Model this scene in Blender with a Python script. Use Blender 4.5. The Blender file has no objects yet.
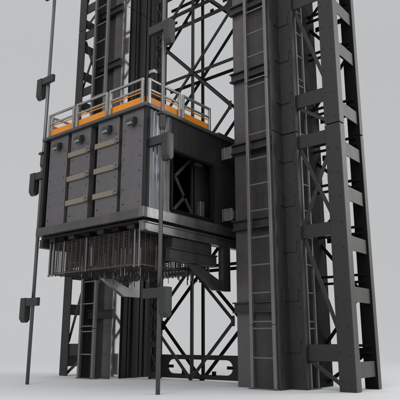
import bpy, bmesh, math, random
from mathutils import Vector, Matrix
random.seed(7)
scene = bpy.context.scene
col = scene.collection

# ------------------------------------------------------------------ materials
def nm(nt, kind, **kw):
    n = nt.nodes.new(kind)
    for k, v in kw.items(): setattr(n, k, v)
    return n

def metal(name, base, wear=None, metallic=0.55, rough=0.45, rvar=0.15, scale=3.0, wear_amt=0.35, bump=0.02, streak=True, spec=0.5):
    m = bpy.data.materials.new(name); m.use_nodes = True
    nt = m.node_tree; nt.nodes.clear()
    out = nm(nt, 'ShaderNodeOutputMaterial'); b = nm(nt, 'ShaderNodeBsdfPrincipled')
    nt.links.new(b.outputs[0], out.inputs[0])
    tc = nm(nt, 'ShaderNodeTexCoord'); mp = nm(nt, 'ShaderNodeMapping')
    mp.inputs['Scale'].default_value = (1, 1, 0.25 if streak else 1)
    nt.links.new(tc.outputs['Object'], mp.inputs['Vector'])
    n1 = nm(nt, 'ShaderNodeTexNoise'); n1.inputs['Scale'].default_value = scale; n1.inputs['Detail'].default_value = 8; n1.inputs['Roughness'].default_value = 0.6
    nt.links.new(mp.outputs[0], n1.inputs['Vector'])
    n2 = nm(nt, 'ShaderNodeTexNoise'); n2.inputs['Scale'].default_value = scale * 9; n2.inputs['Detail'].default_value = 6
    nt.links.new(tc.outputs['Object'], n2.inputs['Vector'])
    r1 = nm(nt, 'ShaderNodeValToRGB'); r1.color_ramp.elements[0].position = 0.47; r1.color_ramp.elements[1].position = 0.72
    nt.links.new(n1.outputs['Fac'], r1.inputs['Fac'])
    mixw = nm(nt, 'ShaderNodeMath', operation='MULTIPLY'); mixw.inputs[1].default_value = wear_amt
    nt.links.new(r1.outputs['Color'], mixw.inputs[0])
    mx = nm(nt, 'ShaderNodeMix', data_type='RGBA')
    mx.inputs['A'].default_value = (*base, 1); mx.inputs['B'].default_value = (*(wear or tuple(c * 1.5 for c in base)), 1)
    nt.links.new(mixw.outputs[0], mx.inputs['Factor'])
    # fine grain
    g = nm(nt, 'ShaderNodeMapRange'); g.inputs['From Min'].default_value = 0.3; g.inputs['From Max'].default_value = 0.7
    g.inputs['To Min'].default_value = 0.91; g.inputs['To Max'].default_value = 1.07
    nt.links.new(n2.outputs['Fac'], g.inputs['Value'])
    ml = nm(nt, 'ShaderNodeMix', data_type='RGBA', blend_type='MULTIPLY'); ml.inputs['Factor'].default_value = 1
    nt.links.new(mx.outputs['Result'], ml.inputs['A']); nt.links.new(g.outputs[0], ml.inputs['B'])
    nt.links.new(ml.outputs['Result'], b.inputs['Base Color'])
    rr = nm(nt, 'ShaderNodeMapRange'); rr.inputs['From Min'].default_value = 0.3; rr.inputs['From Max'].default_value = 0.7
    rr.inputs['To Min'].default_value = max(0.05, rough - rvar); rr.inputs['To Max'].default_value = min(1, rough + rvar)
    nt.links.new(n1.outputs['Fac'], rr.inputs['Value']); nt.links.new(rr.outputs[0], b.inputs['Roughness'])
    b.inputs['Metallic'].default_value = metallic
    b.inputs['Specular IOR Level'].default_value = spec
    bp = nm(nt, 'ShaderNodeBump'); bp.inputs['Strength'].default_value = 0.10; bp.inputs['Distance'].default_value = bump
    nt.links.new(n2.outputs['Fac'], bp.inputs['Height']); nt.links.new(bp.outputs[0], b.inputs['Normal'])
    return m

RUST = (0.17, 0.105, 0.08)
M = dict(
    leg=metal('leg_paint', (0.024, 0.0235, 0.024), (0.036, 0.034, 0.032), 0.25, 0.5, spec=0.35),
    side=metal('lit_side_paint', (0.065, 0.065, 0.059), (0.085, 0.08, 0.072), 0.3, 0.45),  # leg paint made lighter for the light on outward faces
    column=metal('column_steel', (0.088, 0.083, 0.088), (0.15, 0.10, 0.08), 0.55, 0.36, scale=0.9, wear_amt=0.75),
    web=metal('shaded_web_steel', (0.05, 0.047, 0.049), (0.075, 0.062, 0.058), 0.45, 0.45, scale=1.0),  # column steel darkened, shade behind the ladder put into the colour
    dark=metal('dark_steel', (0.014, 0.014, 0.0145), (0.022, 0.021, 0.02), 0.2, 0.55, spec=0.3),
    black=metal('black_steel', (0.005, 0.005, 0.0055), (0.009, 0.009, 0.009), 0.0, 0.7, spec=0.08),  # on inner mast pieces this black stands in for shade
    brown=metal('brown_steel', (0.028, 0.026, 0.027), (0.05, 0.04, 0.037), 0.3, 0.5),
    ladder=metal('ladder_steel', (0.15, 0.145, 0.147), (0.2, 0.18, 0.17), 0.6, 0.4),
    panel=metal('panel_steel', (0.108, 0.102, 0.107), (0.145, 0.13, 0.128), 0.45, 0.45, scale=2.2, wear_amt=0.5),
    sheen=metal('lit_skirt_steel', (0.17, 0.168, 0.172), (0.25, 0.24, 0.235), 0.85, 0.3, rvar=0.1, scale=2.0, wear_amt=0.6, bump=.006),  # skirt steel made lighter, painting in the reflections on right-hand faces
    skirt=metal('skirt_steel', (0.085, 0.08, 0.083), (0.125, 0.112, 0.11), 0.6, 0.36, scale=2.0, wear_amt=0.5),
    wall=metal('side_wall_steel', (0.06, 0.064, 0.068), (0.13, 0.13, 0.13), 0.85, 0.24, rvar=0.15, scale=3.2, bump=.002),
    silver=metal('polished_steel', (0.86, 0.86, 0.87), (0.6, 0.59, 0.58), 0.95, 0.09, rvar=0.04, scale=4, bump=.0008),
    lit_arm=metal('lit_arm_steel', (0.42, 0.42, 0.425), (0.25, 0.24, 0.235), 0.9, 0.34, rvar=0.12, scale=5, bump=.002),  # far safety arm only: its bright reflection is put into the colour
    rail=metal('rail_aluminium', (0.34, 0.34, 0.33), (0.2, 0.19, 0.18), 0.75, 0.3),
    orange=metal('orange_paint', (0.60, 0.205, 0.005), (0.42, 0.12, 0.006), 0.0, 0.4, wear_amt=0.5),
    bronze=metal('bronze_steel', (0.27, 0.23, 0.175), (0.16, 0.13, 0.10), 0.7, 0.33),
    pole=metal('pole_steel', (0.12, 0.12, 0.122), (0.22, 0.21, 0.2), 0.75, 0.35),
    bracket=metal('bracket_paint', (0.027, 0.028, 0.029), (0.042, 0.042, 0.042), 0.3, 0.48),
    wire=metal('basket_wire', (0.06, 0.052, 0.048), (0.14, 0.10, 0.08), 0.6, 0.4),
    lamp=metal('lamp_casing', (0.35, 0.35, 0.35), (0.2, 0.2, 0.2), 0.8, 0.25, scale=12),
    rivet=metal('rivet_steel', (0.022, 0.019, 0.019), (0.04, 0.03, 0.026), 0.5, 0.35, scale=20),
    pink=metal('beacon_lens', (0.45, 0.22, 0.22), (0.3, 0.12, 0.12), 0.0, 0.3),
)

# ------------------------------------------------------------------ mesh builder
class MB:
    def __init__(s, mir=False): s.bm = bmesh.new(); s.mir = mir; s.riv = False
    def box(s, x0, x1, y0, y1, z0, z1):
        vs = [s.bm.verts.new((x, y, z)) for x in (x0, x1) for y in (y0, y1) for z in (z0, z1)]
        for f in ((0, 1, 3, 2), (4, 6, 7, 5), (0, 4, 5, 1), (2, 3, 7, 6), (0, 2, 6, 4), (1, 5, 7, 3)):
            s.bm.faces.new([vs[i] for i in f])
        return s
    def bar(s, p, q, w, h, up=(0, 0, 1)):
        """bar of rectangular section, w across (perp to up), h along up"""
        p = Vector(p); q = Vector(q); d = (q - p).normalized(); u = Vector(up)
        a = d.cross(u)
        if a.length < 1e-4: a = d.cross(Vector((1, 0, 0)))
        a.normalize(); u = a.cross(d).normalized()
        vs = []
        for c in (p, q):
            for i, j in ((-1, -1), (1, -1), (1, 1), (-1, 1)):
                vs.append(s.bm.verts.new(c + a * (w / 2 * i) + u * (h / 2 * j)))
        for f in ((0, 1, 2, 3), (7, 6, 5, 4), (0, 4, 5, 1), (1, 5, 6, 2), (2, 6, 7, 3), (3, 7, 4, 0)):
            s.bm.faces.new([vs[i] for i in f])
        return s
    def tube(s, p, q, r, n=10, r2=None):
        p = Vector(p); q = Vector(q); d = (q - p)
        rot = d.to_track_quat('Z', 'Y').to_matrix().to_4x4()
        m = Matrix.Translation((p + q) / 2) @ rot
        bmesh.ops.create_cone(s.bm, cap_ends=True, segments=n, radius1=r, radius2=r if r2 is None else r2, depth=d.length, matrix=m)
        return s
    def rivet(s, p, axis, r=0.022):
        # domed head: short cone frustum + smaller cap
        a = Vector(axis).normalized(); p = Vector(p)
        n0 = len(s.bm.faces); s.tube(p - a * 0.003, p + a * r * 0.6, r, 8, r * 0.55)
        s.bm.faces.ensure_lookup_table()
        for f in s.bm.faces[n0:]: f.material_index = 1
        s.riv = True
        return s
    def prism(s, pts, axis, a0, a1):
        """polygon pts (2-tuples) extruded along axis between a0 and a1"""
        def mk(u, v, a): return {'x': (a, u, v), 'y': (u, a, v), 'z': (u, v, a)}[axis]
        A = [s.bm.verts.new(mk(u, v, a0)) for u, v in pts]; B = [s.bm.verts.new(mk(u, v, a1)) for u, v in pts]
        s.bm.faces.new(A[::-1]); s.bm.faces.new(B)
        n = len(pts)
        for i in range(n): s.bm.faces.new((A[i], A[(i + 1) % n], B[(i + 1) % n], B[i]))
        return s
    def ring(s, outer, inner, axis, a0, a1):
        """plate with a hole; outer and inner have equal point counts"""
        def mk(p, a): u, v = p; return {'x': (a, u, v), 'y': (u, a, v), 'z': (u, v, a)}[axis]
        L = [[s.bm.verts.new(mk(p, a)) for p in P] for P in (outer, inner) for a in (a0, a1)]
        n = len(outer)
        for i in range(n):
            j = (i + 1) % n
            s.bm.faces.new((L[0][i], L[0][j], L[2][j], L[2][i])); s.bm.faces.new((L[1][i], L[3][i], L[3][j], L[1][j]))
            s.bm.faces.new((L[0][i], L[1][i], L[1][j], L[0][j])); s.bm.faces.new((L[2][i], L[2][j], L[3][j], L[3][i]))
        return s
    def build(s, name, mat, parent=None, bevel=0.0):
        if s.mir:
            for v in s.bm.verts: v.co.x = MIRC - v.co.x
        bmesh.ops.recalc_face_normals(s.bm, faces=s.bm.faces[:])
        # origin at the mesh's own lowest centre
        org = root_of(parent)
        xs = [v.co for v in s.bm.verts]
        c = Vector(((min(v.x for v in xs) + max(v.x for v in xs)) / 2, (min(v.y for v in xs) + max(v.y for v in xs)) / 2, min(v.z for v in xs)))
        for v in s.bm.verts: v.co -= c
        me = bpy.data.meshes.new(name); s.bm.to_mesh(me); s.bm.free()
        me.materials.append(mat)
        if s.riv: me.materials.append(M['rivet'])
        o = bpy.data.objects.new(name, me); col.objects.link(o)
        o.location = c - org
        if parent: o.parent = parent
        ORG[o] = c
        if bevel:
            md = o.modifiers.new('bevel', 'BEVEL'); md.width = bevel; md.segments = 2; md.limit_method = 'ANGLE'
        return o
ORG = {}
MIRC = -19.94
def root_of(p): return Vector((0, 0, 0)) if p is None else ORG[p]
def thing(name, label, cat, loc, group=None):
    o = bpy.data.objects.new(name, None); col.objects.link(o); o.location = loc; o.empty_display_size = 0.3
    ORG[o] = Vector(loc); o['label'] = label; o['category'] = cat
    if group: o['group'] = group
    return o

SEG = 5.88
NSEG = 3
TOP = SEG * NSEG - 0.03

# ------------------------------------------------------------------ mast
def mast(mir, label):
    X = (MIRC + 6.5) if mir else -6.5
    root = thing('mast_tower', label, 'mast', (X, 11.8, 0), 'mast towers beside the lift cage')
    N = lambda: MB(mir)
    segs = [(k * SEG, (k + 1) * SEG - 0.022) for k in range(NSEG)]
    # --- outer angle legs, front and rear, bolted
    def leg(y0, y1, front):
        b = N()
        for a, z in segs:
            if front:
                b.box(-5.50, -5.13, 11.30, 11.33, a, z); b.box(-5.16, -5.13, 11.33, 11.54, a, z)
                for (zz) in [a + 0.17 + i * 0.565 for i in range(11)]:
                    if zz < z - 0.05:
                        for xx in (-5.43, -5.22): b.rivet((xx, 11.30, zz + (0.05 if xx < -5.3 else 0)), (0, -1, 0), 0.027)
            else:
                b.box(-5.43, -5.13, 12.42, 12.45, a, z); b.box(-5.16, -5.13, 12.45, 12.59, a, z)
        return b.build('leg', M['leg' if front else 'black'], root, 0.006)  # rear leg is black to paint in the shade it stands in
    leg(0, 0, True); leg(0, 0, False)
    # added pale strips: light on the legs' outward faces put into the colour
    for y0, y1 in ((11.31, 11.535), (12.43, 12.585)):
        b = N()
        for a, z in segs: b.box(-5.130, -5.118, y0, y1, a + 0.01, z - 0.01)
        b.build('lit_leg_strip', M['side'], root)
    # --- riveted flange plate and its side plate (an inner corner)
    b = N()
    for a, z in segs:
        b.box(-6.60, -6.22, 11.25, 11.29, a, z)
        b.box(-6.23, -6.20, 11.22, 11.34, a, z)
        for i in range(16):
            zz = a + 0.2 + i * 0.37
            if zz < z - .05:
                b.rivet((-6.53, 11.25, zz), (0, -1, 0), 0.024); b.rivet((-6.29, 11.25, zz + 0.06), (0, -1, 0), 0.026)
    b.build('flange_plate', M['leg'], root, 0.005)
    b = N()
    for a, z in segs: b.box(-6.63, -6.60, 10.80, 11.29, a, z)
    b.build('side_plate', M['brown'], root, 0.005)
    for z in [0.9, 2.02, 3.12, 4.2, 5.28, 6.78, 7.9, 8.9, 10.0, 11.1, 12.5, 13.6, 14.7, 15.8, 16.8]:
        b = N()
        b.box(-6.585, -6.33, 11.225, 11.25, z - .13, z + .13); b.box(-6.60, -6.575, 11.02, 11.235, z - .13, z + .13)
        for xx in (-6.53, -6.40):
            for dz in (-.08, .08): b.rivet((xx, 11.225, z + dz), (0, -1, 0), 0.014)
        b.build('splice_bracket', M['leg'], root, 0.004)
    # --- front cross plates, rear cross plates, side plates
    rel = (0.60, 0.95), (3.29, 3.60), (5.45, 5.77)
    for k in range(NSEG):
        for r0, r1 in rel:
            z0, z1 = k * SEG + r0, k * SEG + r1
            b = N(); b.box(-6.215, -5.44, 11.335, 11.365, z0, z1)
            b.build('cross_plate', M['leg'], root, 0.005)
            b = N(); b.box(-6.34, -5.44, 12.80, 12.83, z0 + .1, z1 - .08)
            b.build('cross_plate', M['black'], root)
        for c in (0.43, 2.0, 3.12, 4.25, 5.32):
            z0 = k * SEG + c - 0.165
            b = N(); b.box(-5.195, -5.17, 11.50, 12.50, z0, z0 + 0.33)
            b.build('side_cross_plate', M['side'], root, 0.005)  # lighter tone paints in the light on outward faces
            for dz in (.50, .66):
                b = N(); b.bar((-5.22, 12.36, z0 + dz), (-6.34, 12.36, z0 + dz), .05, .055); b.build('tie_rod', M['black'], root)
        # diagonals
        zb = k * SEG
        for (xa, za, xb, zz, y) in ((-6.2, .62, -5.4, .08, 11.385), (-6.2, 3.30, -5.4, 1.0, 11.385), (-6.2, 5.45, -5.4, 3.6, 11.385), (-6.2, 3.6, -5.4, 5.45, 11.42)):
            b = N(); b.bar((xa, y, zb + za), (xb, y, zb + zz), .025, .085, (0, 0, 1)); b.build('brace', M['leg'], root)
        for (xa, za, xb, zz) in ((-6.35, .1, -5.38, .75), (-6.35, 3.3, -5.38, 2.1), (-6.35, .95, -5.38, 2.1), (-6.35, 3.6, -5.38, 4.5), (-6.35, 5.4, -5.38, 4.5)):
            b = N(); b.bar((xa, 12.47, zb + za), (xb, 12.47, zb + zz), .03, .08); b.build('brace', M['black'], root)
    for k in range(1, NSEG):           # splice plates behind the joints
        z = k * SEG - .011
        b = N(); b.box(-5.47, -5.18, 11.332, 11.35, z - .12, z + .12); b.box(-5.18, -5.162, 11.335, 11.53, z - .12, z + .12)
        b.box(-5.41, -5.18, 12.452, 12.47, z - .12, z + .12); b.box(-5.18, -5.162, 12.455, 12.58, z - .12, z + .12)
        b.build('splice_plate', M['black'], root)
    # --- column: front plate, C bands, body walls
    xi = -7.65 if mir else -7.92
    b = N()
    xe = -7.30 if mir else -7.50
    for a, z in segs: b.box(xi, xe, 11.10, 11.13, a, z)
    b.build('column_front', M['column'], root, 0.004)
    b = N()
    for a, z in segs: b.box(xe - .02, -6.635, 11.19, 11.22, a, z); b.box(xe - .02, xe, 11.132, 11.188, a, z)
    b.build('column_web', M['web'], root)  # darker than the front plate, painting in the ladder's shade
    z = 1.78
    while z < TOP - .3:
        b = N()
        b.box(xi - .03, -6.65, 11.04, 11.097, z - .09, z + .09)
        b.box(xi - .04, -6.64, 10.97, 11.098, z + .09, z + .125); b.box(xi - .04, -6.64, 10.97, 11.098, z - .125, z - .09)
        b.build('stiffener_band', M['brown'], root, 0.004)
        z += 1.965
    b = N()                                       # outer body wall, facing the leg bay; black paints in the shade
    for a, z in segs:
        b.box(-6.36, -6.33, 11.36, 12.70, a, z)
        b.box(-7.9, -6.36, 12.67, 12.70, a, z)
    b.build('body_wall', M['black'], root)
    b = N()                                       # ribbed inner body wall, facing the cage
    for a, z in segs:
        xw = -7.64 if mir else -7.9
        b.box(xw, xw + .03, 11.42 if mir else 11.30, 12.66, a, z)
        for (y0, y1, d) in ((11.50, 11.66, .05), (11.72, 11.80, .03), (11.88, 12.12, .07), (12.2, 12.3, .03), (12.38, 12.64, .06)):
            b.box(xw - d, xw, y0, y1, a, z)
    b.build('ribbed_wall', M['dark'], root, 0.006)
    # polished guide rail set on the inner front corner
    if mir:
        b = N()
        for a, z in segs: b.box(-7.68, -7.652, 11.10, 11.40, a, z)
        b.build('guide_rail', M['silver'], root, 0.004)
        b = N()
        for a, z in segs: b.box(-7.64, -7.61, 11.13, 11.30, a, z)
        b.build('rail_backing', M['black'], root)
    else:
        b = N()
        for a, z in segs: b.box(-7.92, -7.89, 11.13, 11.295, a, z)
        b.build('rail_backing', M['brown'], root)
    # --- front access ladder
    lad = N()
    for x in (-7.29, -6.70):
        for a, z in ((0, 1.365), (1.37, 7.245), (7.25, 13.125), (13.13, TOP)):
            lad.box(x - .04, x + .04, 10.74, 10.83, a + .004, z - .004)
    lad = lad.build('ladder', M['ladder'], root, 0.006)
    b = N(); b.box(-7.40, -6.62, 10.74, 10.95, 0, .022); b.build('foot_plate', M['ladder'], lad)
    zs = [0.66, 1.29] + [1.44 + .635 * i for i in range(10)] + [7.33 + .635 * i for i in range(10)] + [13.2 + .635 * i for i in range(7)]
    for z in zs:
        b = N(); b.tube((-7.26, 10.785, z), (-6.73, 10.785, z), .021, 8); b.build('rung', M['ladder'], lad)
    # --- side ladder inside the leg bay (rungs run front to back)
    lad = N()
    for y in (11.42, 11.74): lad.box(-6.24, -6.19, y - .025, y + .025, 0, TOP)
    lad = lad.build('bay_ladder', M['ladder'], root)
    for z in zs:
        b = N(); b.tube((-6.215, 11.42, z), (-6.215, 11.74, z), .017, 6); b.build('rung', M['ladder'], lad)
    b = N(); b.box(-6.30, -6.15, 11.37, 11.8, 0, .02); b.build('foot_plate', M['ladder'], lad)
    return root

mast(False, 'tall riveted steel mast with a ladder, standing to the right of the lift cage')
mast(True, 'tall riveted steel mast half hidden behind the lift cage, bright strip on its edge')

# ------------------------------------------------------------------ lattice frame between the masts
CX = -9.97
lat = thing('lattice_frame', 'black diamond lattice of steel bars joining the two masts behind the cage', 'lattice frame', (CX, 12.1, 0))
def lattice(Y, mat, t, off):
    zc = 0.05 + off
    k = 0
    pitch = 2.93; hx = 1.43
    MB().box(CX - .035, CX + .035, Y - .035, Y + .035, .1, TOP).build('mullion', mat, lat)
    while zc < TOP - 1:
        if zc > .1:
            MB().bar((CX - hx + .08, Y + .03, zc), (CX + hx + .22, Y + .03, zc), .05, t).build('crossbar', mat, lat)
        for sx in (-1, 1):
            MB().bar((CX, Y - .05, zc), (CX + sx * hx, Y - .05, zc + pitch / 2), .04, t).build('diagonal', mat, lat)
            MB().bar((CX + sx * hx, Y - .06, zc + pitch / 2), (CX, Y - .06, zc + pitch), .04, t).build('diagonal', mat, lat)
        for sx in (-1, 1):
            g = MB(); g.box(CX + sx * hx - .06, CX + sx * hx + .05, Y - .10, Y - .083, zc + pitch / 2 - .13, zc + pitch / 2 + .13)
            for dz in (-.07, .07): g.rivet((CX + sx * hx, Y - .10, zc + pitch / 2 + dz), (0, -1, 0), .018)
            g.build('gusset', mat, lat)
        if zc > .1: g = MB(); g.box(CX - .09, CX + .09, Y - .095, Y - .082, zc - .09, zc + .09); g.build('gusset', mat, lat)
        zc += pitch
        k += 1
lattice(11.88, M['dark'], .075, 0.0)
lattice(12.36, M['black'], .085, -0.05)
def stadium(x0, x1, z0, z1, n=9):
    r = (z1 - z0) / 2; zc = (z0 + z1) / 2; P = []
    for i in range(n): a = -math.pi / 2 + math.pi * i / (n - 1); P.append((x1 - r + r * math.cos(a), zc + r * math.sin(a)))
    for i in range(n): a = math.pi / 2 + math.pi * i / (n - 1); P.append((x0 + r + r * math.cos(a), zc + r * math.sin(a)))
    return P
for Y, mat in ((12.18, M['black']),):
    for zb in (0.04, 5.9, 10.75):
        inner = stadium(CX - 1.12, CX + 1.12, zb + .12, zb + .50)
        xa, xb, za, zt = CX - 1.4, CX + 1.4, zb, zb + .62
        outer = []
        c = (CX, zb + .31)
        for (u, v) in inner:   # project radially on the rectangle
            du, dv = u - c[0], v - c[1]
            s = min((1.4 / abs(du)) if abs(du) > 1e-6 else 1e9, (.31 / abs(dv)) if abs(dv) > 1e-6 else 1e9)
            outer.append((c[0] + du * s, c[1] + dv * s))
        # keep the rectangle's corners
        for cu in (-1.4, 1.4):
            for cv in (-.31, .31):
                j = min(range(len(outer)), key=lambda i: (outer[i][0] - c[0] - cu) ** 2 + (outer[i][1] - c[1] - cv) ** 2)
                outer[j] = (c[0] + cu, c[1] + cv)
        tp = MB().ring(outer, inner, 'y', Y, Y + .03).build('tie_plate', M['dark'], lat)
        for sx in (-1, 1):
            MB().box(*sorted((CX + sx * 1.13, CX + sx * .93)), Y, Y + .03, zb + .27, zb + .35).build('lug', mat, tp)
        for xx in (-.55, .5): MB().box(CX + xx - .06, CX + xx + .06, Y, Y + .03, zb + .10, zb + .21).build('lug', mat, tp)
for s in (-1, 1):           # narrow latticed posts at both sides
    f = lambda v: CX + s * (v + (.34 if s > 0 else 0))
    po = MB()
    for v in (1.24, 1.52): po.box(f(v) - .035, f(v) + .035, 11.84, 11.90, 0, TOP)
    po.box(f(1.61) - .15, f(1.61) + .15, 12.25, 12.30, 0, TOP)
    po = po.build('latticed_post', M['dark'], lat)
    z = .02
    while z < TOP - .6:
        MB().box(f(1.38) - .16, f(1.38) + .16, 11.852, 11.882, z, z + .17).build('batten', M['dark'], po)
        MB().bar((f(1.25), 11.893, z + .2), (f(1.51), 11.893, z + .66), .02, .05).build('brace', M['dark'], po)
        MB().bar((f(1.51), 11.915, z + .2), (f(1.25), 11.915, z + .66), .02, .05).build('brace', M['dark'], po)
        z += .84

# ------------------------------------------------------------------ lift cage
XR, XL, YF, YB = -8.25, -12.05, 8.22, 11.76
cage = thing('lift_cage', 'boxy dark steel lift cage with an orange edged roof rail, hung between two masts', 'lift cage', ((XR + XL) / 2, (YF + YB) / 2, 2.3))
MB().box(XL, XR, YF, YB, 6.10, 6.18).build('roof', M['skirt'], cage, 0.008)
MB().box(XL + .03, XR - .10, YF + .16, YB, 3.50, 3.56).build('floor', M['dark'], cage)
# floor skirt: front face and the right side
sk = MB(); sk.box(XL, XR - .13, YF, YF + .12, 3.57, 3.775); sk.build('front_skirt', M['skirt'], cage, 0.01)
MB().box(XR - .13, XR, YF, YB, 3.57, 3.80).build('side_skirt', M['sheen'], cage, 0.008)  # lighter than the other skirts, painting in its reflections
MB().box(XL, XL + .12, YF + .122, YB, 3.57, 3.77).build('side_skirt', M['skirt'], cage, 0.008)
# bearers under the floor
def ibeam(x, y0, y1, z0, z1, w, name='bearer', mat='brown'):
    b = MB(); b.box(x - w / 2, x + w / 2, y0, y1, z1 - .03, z1); b.box(x - w / 2, x + w / 2, y0, y1, z0, z0 + .03); b.box(x + w * .22, x + w * .30, y0 + .003, y1 - .003, z0 + .03, z1 - .03)
    b.box(x - w * .4, x + w * .22, y0, y0 + .02, z0 + .03, z1 - .03)
    return b.build(name, M[mat], cage, 0.004)
ibeam(XR - .07, YF + .02, YB, 3.28, 3.49, .16, mat='sheen'); ibeam(XL + .12, YF + .10, YB, 3.28, 3.49, .16)  # right bearer gets the lighter steel as painted-in reflection
for i, x in enumerate((-11.6, -11.25, -10.85, -10.3, -9.8, -9.3, -8.8)):
    MB().box(x - .11, x + .11, YF + .18, YB - .1, 3.40, 3.495).build('joist', M['black' if i % 2 else 'dark'], cage)
MB().box(XR - .34, XR - .05, 9.22, 10.62, 3.03, 3.275).build('hanger_block', M['brown'], cage, 0.01)
ibeam(XR - .06, 9.08, 10.75, 2.74, 3.02, .2)
MB().box(XR - .42, XR - .1, 9.3, 10.6, 2.80, 3.0).build('hanger_block', M['dark'], cage)
MB().box(XL + .06, XL + .34, 9.22, 10.62, 3.03, 3.275).build('hanger_block', M['brown'], cage)
# safety arms: sloping strut, foot and upright
for x0, x1 in ((XR - .14, XR), (-11.54, -11.40)):
    sil = 'brown' if x0 > -10 else 'skirt'
    a = MB().prism([(9.75, 2.735), (10.05, 2.735), (10.86, 2.44), (10.90, 2.44), (11.0, 2.44), (11.0, 3.275), (11.31, 3.275), (11.31, 2.20), (10.72, 2.20)], 'x', x0, x1)
    a.build('safety_arm', M['lit_arm' if x0 < -10 else sil], cage, 0.006)  # far arm coloured brighter for the light its side face reflects
# front: recessed back sheet, four riveted pilaster panels
MB().box(XL + .06, XR - .06, YF + .26, YF + .29, 3.78, 6.098).build('front_sheet', M['black'], cage)
px = [(-11.80, -11.08), (-10.94, -10.20), (-9.93, -9.19), (-9.08, -8.40)]
for i, (a, c) in enumerate(px):
    b = MB(); b.box(a, c, YF + .09, YF + .258, 3.778, 6.097)
    w = c - a
    for z in [3.95 + .345 * k for k in range(6)]:
        for x in (a + .09, c - .09): b.rivet((x, YF + .09, z), (0, -1, 0), .026)
    p = b.build('front_panel', M['panel'], cage, 0.012)
    # floodlight at the top
    cx = (a + c) / 2 + .02; z = 5.84
    lb = MB()
    lb.box(cx - .10, cx + .10, YF + .055, YF + .088, z - .05, z + .09)
    lb.bar((cx - .02, YF + .08, z + .03), (cx - .02, YF + .0, z + .01), .05, .05)
    lb = lb.build('floodlight', M['dark'], p, .004)
    h = MB(); h.prism([(YF - .08, z - .06), (YF + .0, z - .12), (YF + .05, z - .03), (YF + .03, z + .08), (YF - .06, z + .04)], 'x', cx - .09, cx + .13)
    h.build('lamp_housing', M['bracket'], lb, .012)
    g = MB(); g.bar((cx - .06, YF - .05, z - .085), (cx + .10, YF - .05, z - .085), .05, .05); g.build('lamp_glass', M['lamp'], lb, .004)
    g = MB(); g.tube((cx - .14, YF + .02, z - .03), (cx - .08, YF + .0, z - .02), .035, 10); g.build('swivel', M['dark'], lb)
    if i in (1, 2):
        for z in (5.50, 4.88, 4.27):
            s = MB(); s.box(a - .05, c - .03, YF + .045, YF + .088, z - .065, z + .065)
            s = s.build('clamp_bar', M['bronze'], p, .005)
            MB().box(c - .08, c + .07, YF + .02, YF + .044, z - .06, z + .09).build('clamp_lug', M['ladder'], s, .004)
            bt = MB(); bt.rivet((c + .01, YF + .02, z + .01), (0, -1, 0), .022); bt.build('bolt', M['lamp'], s)
# corner posts
MB().box(XR - .125, XR - .02, YF + .06, YF + .16, 3.80, 6.098).build('corner_post', M['dark'], cage, .008)
MB().box(XL + .02, XL + .12, YF + .06, YF + .16, 3.775, 6.098).build('corner_post', M['dark'], cage, .008)
# right side wall: ribbed sheet around a big doorway
w = MB()
x0, x1 = XR - .09, XR - .06
w.box(x0, x1, YF + .17, 9.14, 3.80, 6.098)
y = YF + .20
while y < 9.05:
    w.prism([(x1 - .001, y), (x1 + .016, y + .012), (x1 + .016, y + .078), (x1 - .001, y + .09)], 'z', 3.802, 6.09)
    y += .118
w.build('side_wall', M['wall'], cage)
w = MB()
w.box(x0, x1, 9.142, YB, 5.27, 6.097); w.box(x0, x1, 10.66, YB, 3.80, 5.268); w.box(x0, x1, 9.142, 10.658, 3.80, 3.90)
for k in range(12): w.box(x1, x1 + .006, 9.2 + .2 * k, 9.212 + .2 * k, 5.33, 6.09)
w.build('door_surround', M['dark'], cage)  # dark steel paints in the mast's dark reflection on the rear wall
fr = MB(); x2 = XR - .02
fr.box(x1 - .06, x2, 9.10, 9.15, 3.86, 5.32); fr.box(x1 - .06, x2, 10.65, 10.70, 3.86, 5.32); fr.box(x1 - .06, x2, 9.15, 10.65, 5.26, 5.32); fr.box(x1 - .06, x2, 9.15, 10.65, 3.86, 3.91)
fr.build('door_frame', M['black'], cage, .006)
MB().box(XL + .03, XL + .06, YF + .17, YB, 3.775, 6.098).build('side_wall', M['dark'], cage)
MB().box(XL + .06, XR - .09, YB - .04, YB - .01, 3.56, 6.098).build('rear_wall', M['dark'], cage)
# inside: a braced partition seen through the doorway
X0 = -8.75
pt = MB()
pt.box(X0 - .03, X0, 9.5, 11.5, 3.56, 4.0); pt.box(X0 - .03, X0, 9.5, 11.5, 5.45, 5.8)
for ya in (9.62, 10.38, 11.1): pt.box(X0 - .04, X0 + .02, ya, ya + .07, 3.95, 5.5)
pt = pt.build('door_gate', M['brown'], cage, .005)
for (ya, za, yb, zb) in ((10.36, 5.50, 9.72, 4.88), (9.72, 4.88, 10.38, 4.02), (10.1, 4.45, 9.66, 4.02), (11.1, 5.0, 10.85, 5.4)):
    MB().bar((X0 + .04, ya, za), (X0 + .04, yb, zb), .03, .08).build('gate_brace', M['column'], pt)
MB().prism([(10.46, 4.0), (10.98, 4.0), (11.02, 4.3), (11.02, 5.15), (10.9, 5.36), (10.46, 5.36)], 'x', X0 + .03, X0 + .07).build('gate_sheet', M['brown'], pt, .006)
MB().box(X0 + .08, X0 + .22, 10.48, 10.64, 3.98, 4.38).build('control_box', M['ladder'], cage, .01)
MB().box(X0 + .08, X0 + .20, 10.36, 10.62, 5.30, 5.37).build('latch', M['ladder'], cage, .01)
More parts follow.
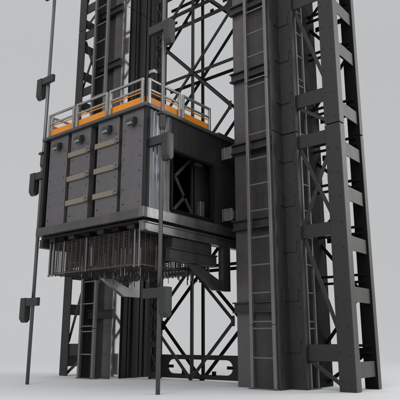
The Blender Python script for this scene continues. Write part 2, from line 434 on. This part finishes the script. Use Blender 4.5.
# guide shoes touching the right mast
for x0, x1 in ((XR, -7.94), (-12.0 - .02, XL)):
    for z in (5.50, 3.90):
        b = MB(); b.box(min(x0, x1), max(x0, x1), 10.98, 11.02, z, z + .31); b.box(min(x0, x1), max(x0, x1), 11.02, 11.09, z + .05, z + .26)
        if x0 > -10:
            for xx in (x0 + .06, x0 + .16):
                for dz in (.05, .26): b.rivet((xx, 10.98, z + dz), (0, -1, 0), .016)
            b.box(x0 + .10, x0 + .12, 10.95, 10.98, z, z + .31)
        b.build('guide_shoe', M['ladder'], cage, .005)
# guard rails on the roof: separate welded sections
def rail(axis, c, a, b_, end_open=False):
    P = (lambda t, z: (t, c, z)) if axis == 'x' else (lambda t, z: (c, t, z))
    r = MB()
    for t in (a + .035, b_ - .035): r.bar(P(t, 6.18), P(t, 6.835), .06, .06, (0, 1, 0))
    r.bar(P(a + .07, 6.805), P(b_ - .07, 6.805), .055, .055); r.bar(P(a + .07, 6.56), P(b_ - .07, 6.57), .04, .045)
    r = r.build('guard_rail', M['rail'], cage, .008)
    d = .05 if (axis == 'x' or c < -10) else -.05
    k = MB()
    if axis == 'x': k.box(a + .02, b_ - .02, c + .04, c + .06, 6.182, 6.41)
    else: k.box(*sorted((c + d * .8, c + d * 1.2)), a + .02, b_ - .02, 6.182, 6.41)
    k.build('kick_board', M['orange'], r)
    o = MB()  # orange strip painting in the kick board's reflection on the rail
    if axis == 'x': o.box(a + .075, b_ - .075, c + .024, c + .034, 6.50, 6.53)
    else: o.box(*sorted((c + d * .5, c + d * .68)), a + .075, b_ - .075, 6.50, 6.53)
    o.build('orange_reflection', M['orange'], r)
for a, b_ in ((-11.94, -10.87), (-10.80, -9.63), (-9.56, -8.42)): rail('x', YF + .09, a, b_)
for a, b_ in ((8.38, 9.47), (9.54, 10.64)): rail('y', XR - .09, a, b_); 
for a, b_ in ((8.42, 9.47), (9.54, 10.64)): rail('y', XL + .09, a, b_)
# roof gear
rg = MB(); rg.box(-9.6, -8.7, 9.0, 10.6, 6.181, 6.42); rg.box(-11.4, -10.0, 9.4, 11.0, 6.181, 6.36); rg.build('roof_hatch', M['dark'], cage, .02)
MB().box(-8.7, -8.35, 11.0, YB - .05, 6.182, 6.30).build('roof_end_cap', M['skirt'], cage, .01)
bc = MB(); bc.tube((-8.62, 8.8, 6.18), (-8.62, 8.8, 7.2), .016, 8); bc.box(-8.68, -8.56, 8.74, 8.86, 6.181, 6.5); bc = bc.build('beacon_post', M['dark'], cage)
b = MB(); b.box(-8.71, -8.53, 8.74, 8.86, 7.18, 7.27); b.build('beacon_head', M['lamp'], bc, .015)
b = MB(); b.tube((-8.58, 8.735, 7.17), (-8.58, 8.735, 7.22), .035, 10); b.build('beacon_lens', M['pink'], bc)

# wire basket under the floor
bk = MB()
bx0, bx1, by0, by1, bz0, bz1 = -11.78, -8.62, 8.50, 10.9, 2.62, 3.40
for x in (bx0, bx1 - .14):
    for dx in (0, .14):
        for y in (by0, by1): bk.tube((x + dx, y, bz0 - .06), (x + dx, y, bz1), .022, 8)
    for y in (by0, by1): bk.tube((x - .05, y, bz0 - .02), (x + .19, y, bz0 - .02), .012, 6)
for y in (by0, by1): bk.tube((bx0, y, bz0), (bx1, y, bz0), .007, 6)
for x in (bx0, bx1): bk.tube((x, by0, bz0), (x, by1, bz0), .007, 6)
for x in (-10.36, -11.2): bk.tube((x, by0 - .02, bz0 - .03), (x, by0 - .02, bz1), .016, 8)
bk = bk.build('wire_basket', M['ladder'], cage)
def mesh_panel(P, u0, u1, z0, z1, horizontal_only=False, st=.04):
    b = MB(); r = .0055
    # heavy uprights
    u = u0
    while u <= u1 + .001:
        b.bar(P(u, z0 - .03), P(u, z1), .018, .018, (0, 1, 0)); u += (u1 - u0) / max(1, round((u1 - u0) / .17))
    u = u0
    while u <= u1:
        b.bar(P(u, z0), P(u, z1), r, r, (0, 1, 0)); u += .057
    z = z0
    while z <= z1: b.bar(P(u0, z), P(u1, z), .009, .009); z += st
    return b.build('wire_mesh', M['wire'], bk)
mesh_panel(lambda u, z: (u, by0 + .015, z), bx0, bx1, bz0, bz1)
mesh_panel(lambda u, z: (u, by0 + .9, z), bx0 + .1, bx1 - .1, bz0, bz1)
mesh_panel(lambda u, z: (u, by1 - .015, z), bx0, bx1, bz0, bz1)
mesh_panel(lambda u, z: (bx0 + .015, u, z), by0 + .03, by1 - .03, bz0, bz1)
mesh_panel(lambda u, z: (bx1 - .015, u, z), by0 + .03, by1 - .03, bz0, bz1)
b = MB(); x = bx0
while x <= bx1: b.bar((x, by0, bz0 + .01), (x, by1, bz0 + .01), .011, .011); x += .105
y = by0
while y <= by1: b.bar((bx0, y, bz0 + .022), (bx1, y, bz0 + .022), .011, .011); y += .12
b.build('wire_mesh', M['wire'], bk)
for k in range(44):
    x = random.uniform(-11.2, -8.5); y = random.uniform(8.7, 10.9)
    MB().tube((x, y, bz0 - random.uniform(.03, .22)), (x, y, bz0 + .45), .010, 6).build('hanging_rod', M[random.choice(('ladder', 'wire', 'rail'))], bk)
# things stowed in the basket: buffer springs, boxes and hanging rods
for (x, y, z0, z1, r) in ((-10.9, 9.1, 2.85, 3.3, .05), (-10.3, 9.3, 2.9, 3.25, .045), (-9.9, 9.5, 2.75, 3.2, .05), (-9.4, 9.2, 2.8, 3.25, .04)):
    b = MB(); b.tube((x, y, z0), (x, y, z1), r, 12); b.tube((x, y, z1), (x, y, 3.42), r * .4, 8); b.tube((x, y, z0 - .03), (x, y, z0), r * 1.5, 12)
    b.build('buffer', M['lamp' if r == .05 else 'ladder'], cage)
for (x, y, l) in ((-8.62, 9.35, .45), (-8.60, 9.75, .62), (-8.60, 10.1, .55), (-8.62, 10.45, .6), (-8.9, 10.9, .5), (-9.3, 10.9, .6)):
    MB().tube((x, y, 2.60 - l * .35), (x, y, 3.0), .014, 6).build('hanging_rod', M['dark'], cage)
for (a, c, y0, y1, z0, z1) in ((-10.8, -10.2, 9.8, 10.6, 2.9, 3.35), (-9.9, -9.5, 9.9, 10.5, 2.95, 3.3)):
    MB().box(a, c, y0, y1, z0, z1).build('equipment_box', M['black'], cage, .02)

# ------------------------------------------------------------------ guide poles
def guide_pole(x, s, label):
    r = thing('guide_pole', label, 'pole', (x, 8.5, 0), 'slim guide poles on both sides of the cage')
    p = MB(); p.tube((x, 8.5, 0), (x, 8.5, 14), .045, 16); p = p.build('pole_shaft', M['pole'], r)
    for v in p.data.polygons: v.use_smooth = len(v.vertices) == 4
    for z in (2.07, 5.36, 8.10, 11.25, 13.7):
        b = MB()
        xa, xb, xc = x - s * .36, x + s * .12, x + s * .325
        b.box(min(xa, xb), max(xa, xb), 8.36, 8.455, z - .20, z)
        o = b.build('bracket', M['bracket'], r, .012)
        d = MB(); d.prism([(8.335, z + .01), (8.53, z + .01), (8.53, z - .53), (8.47, z - .60), (8.40, z - .60), (8.335, z - .50)], 'x', min(xb, xc), max(xb, xc))
        d.build('bracket_drop', M['bracket'], o, .02)
    for z in (5.93, 12.3):
        c = MB(); c.tube((x, 8.5, z - .36), (x, 8.5, z - .04), .075, 12); c.box(x - .09, x + .09, 8.40, 8.6, z - .06, z)
        c.tube((x, 8.5, z - .42), (x, 8.5, z - .36), .05, 12, .075)
        c.build('clamp', M['bracket'], r, .008)
    return r
guide_pole(-8.0, 1, 'slim grey pole with hooked brackets standing in front of the cage, nearest the viewer')
guide_pole(-12.36, -1, 'slim grey pole with hooked brackets standing clear at the far left of the cage')

# ------------------------------------------------------------------ studio ground sweeping up into a backdrop
def backdrop():
    prof = [(0, 0)]
    R0, RC = 24, 36
    for i in range(1, 12): prof.append((R0 * i / 11, 0))
    for i in range(1, 49):
        a = math.pi / 2 * i / 48
        prof.append((R0 + RC * math.sin(a), RC * (1 - math.cos(a))))
    prof += [(R0 + RC, z) for z in (42, 55)]
    c = Vector((-5, 5, 0)); bm = bmesh.new(); rings = []
    n = 96
    for r, z in prof[1:]: rings.append([bm.verts.new((c.x + r * math.cos(2 * math.pi * i / n), c.y + r * math.sin(2 * math.pi * i / n), z)) for i in range(n)])
    c0 = bm.verts.new(c)
    for i in range(n): bm.faces.new((c0, rings[0][i], rings[0][(i + 1) % n]))
    for a, b in zip(rings, rings[1:]):
        for i in range(n):
            # the wall stands only behind the machine; the camera side stays open
            j = (i + 1) % n
            ang = 2 * math.pi * (i + .5) / n
            dirv = Vector((math.cos(ang), math.sin(ang)))
            if b[0].co.z > .001 and dirv.dot(Vector((-.632, .775))) < -.35: continue
            bm.faces.new((a[i], a[j], b[j], b[i]))
    for f in bm.faces: f.smooth = True
    bmesh.ops.recalc_face_normals(bm, faces=bm.faces[:])
    me = bpy.data.meshes.new('ground'); bm.to_mesh(me); bm.free()
    m = bpy.data.materials.new('studio_grey'); m.use_nodes = True; nt = m.node_tree
    b = nt.nodes['Principled BSDF']; b.inputs['Roughness'].default_value = .75; b.inputs['Specular IOR Level'].default_value = .25
    n1 = nt.nodes.new('ShaderNodeTexNoise'); n1.inputs['Scale'].default_value = 1.2; n1.inputs['Detail'].default_value = 5
    tc = nt.nodes.new('ShaderNodeTexCoord'); nt.links.new(tc.outputs['Object'], n1.inputs['Vector'])
    mx = nt.nodes.new('ShaderNodeMix'); mx.data_type = 'RGBA'
    mx.inputs['A'].default_value = (.60, .605, .61, 1); mx.inputs['B'].default_value = (.615, .62, .625, 1)
    nt.links.new(n1.outputs['Fac'], mx.inputs['Factor']); nt.links.new(mx.outputs['Result'], b.inputs['Base Color'])
    me.materials.append(m)
    o = bpy.data.objects.new('ground', me); col.objects.link(o); o['kind'] = 'structure'
backdrop()

# ------------------------------------------------------------------ light
w = bpy.data.worlds.new('World'); scene.world = w; w.use_nodes = True
bg = w.node_tree.nodes['Background']; bg.inputs['Color'].default_value = (.985, .99, 1, 1); bg.inputs['Strength'].default_value = 1.03
def area(name, loc, target, size, power, size_y=None):
    l = bpy.data.lights.new(name, 'AREA'); l.energy = power; l.size = size
    if size_y: l.shape = 'RECTANGLE'; l.size_y = size_y
    o = bpy.data.objects.new(name, l); col.objects.link(o); o.location = loc
    o.rotation_euler = (Vector(target) - Vector(loc)).to_track_quat('-Z', 'Y').to_euler()
    return o
area('softbox_right', (9, 22, 13), (-9, 10, 4), 11, 1500)
area('added_wall_light', (5.5, 21.5, 8.2), (-8.5, 8.5, 4.5), 2.6, 420, 5.0)  # unseen lamp added to put bright reflections on the cage's side wall
area('added_rail_light', (5, 27, 10.5), (-12, 11, 5), 5, 180, 9)  # unseen lamp added to brighten the left mast's polished strip
area('softbox_front', (-2, -12, 15), (-9, 10, 4), 10, 2000)

# ------------------------------------------------------------------ camera
f, h, ang = 563.8, 142.0, math.radians(50.8)
th = math.atan2(h, f)
R = Vector((math.sin(ang), math.cos(ang), 0)); F = Vector((-math.cos(ang), math.sin(ang), 0)); Z = Vector((0, 0, 1))
fw = F * math.cos(th) + Z * math.sin(th); up = Z * math.cos(th) - F * math.sin(th)
mt = Matrix((R, up, -fw)).transposed().to_4x4(); mt.translation = Vector((0, 0, 1))
cd = bpy.data.cameras.new('camera'); cd.sensor_width = 36; cd.lens = f / 400 * 36; cd.clip_end = 500; cd.clip_start = .05
cam = bpy.data.objects.new('camera', cd); col.objects.link(cam); cam.matrix_world = mt
scene.camera = cam
scene.view_settings.view_transform = 'Standard'; scene.view_settings.look = 'None'; scene.view_settings.exposure = 0; scene.view_settings.gamma = 1
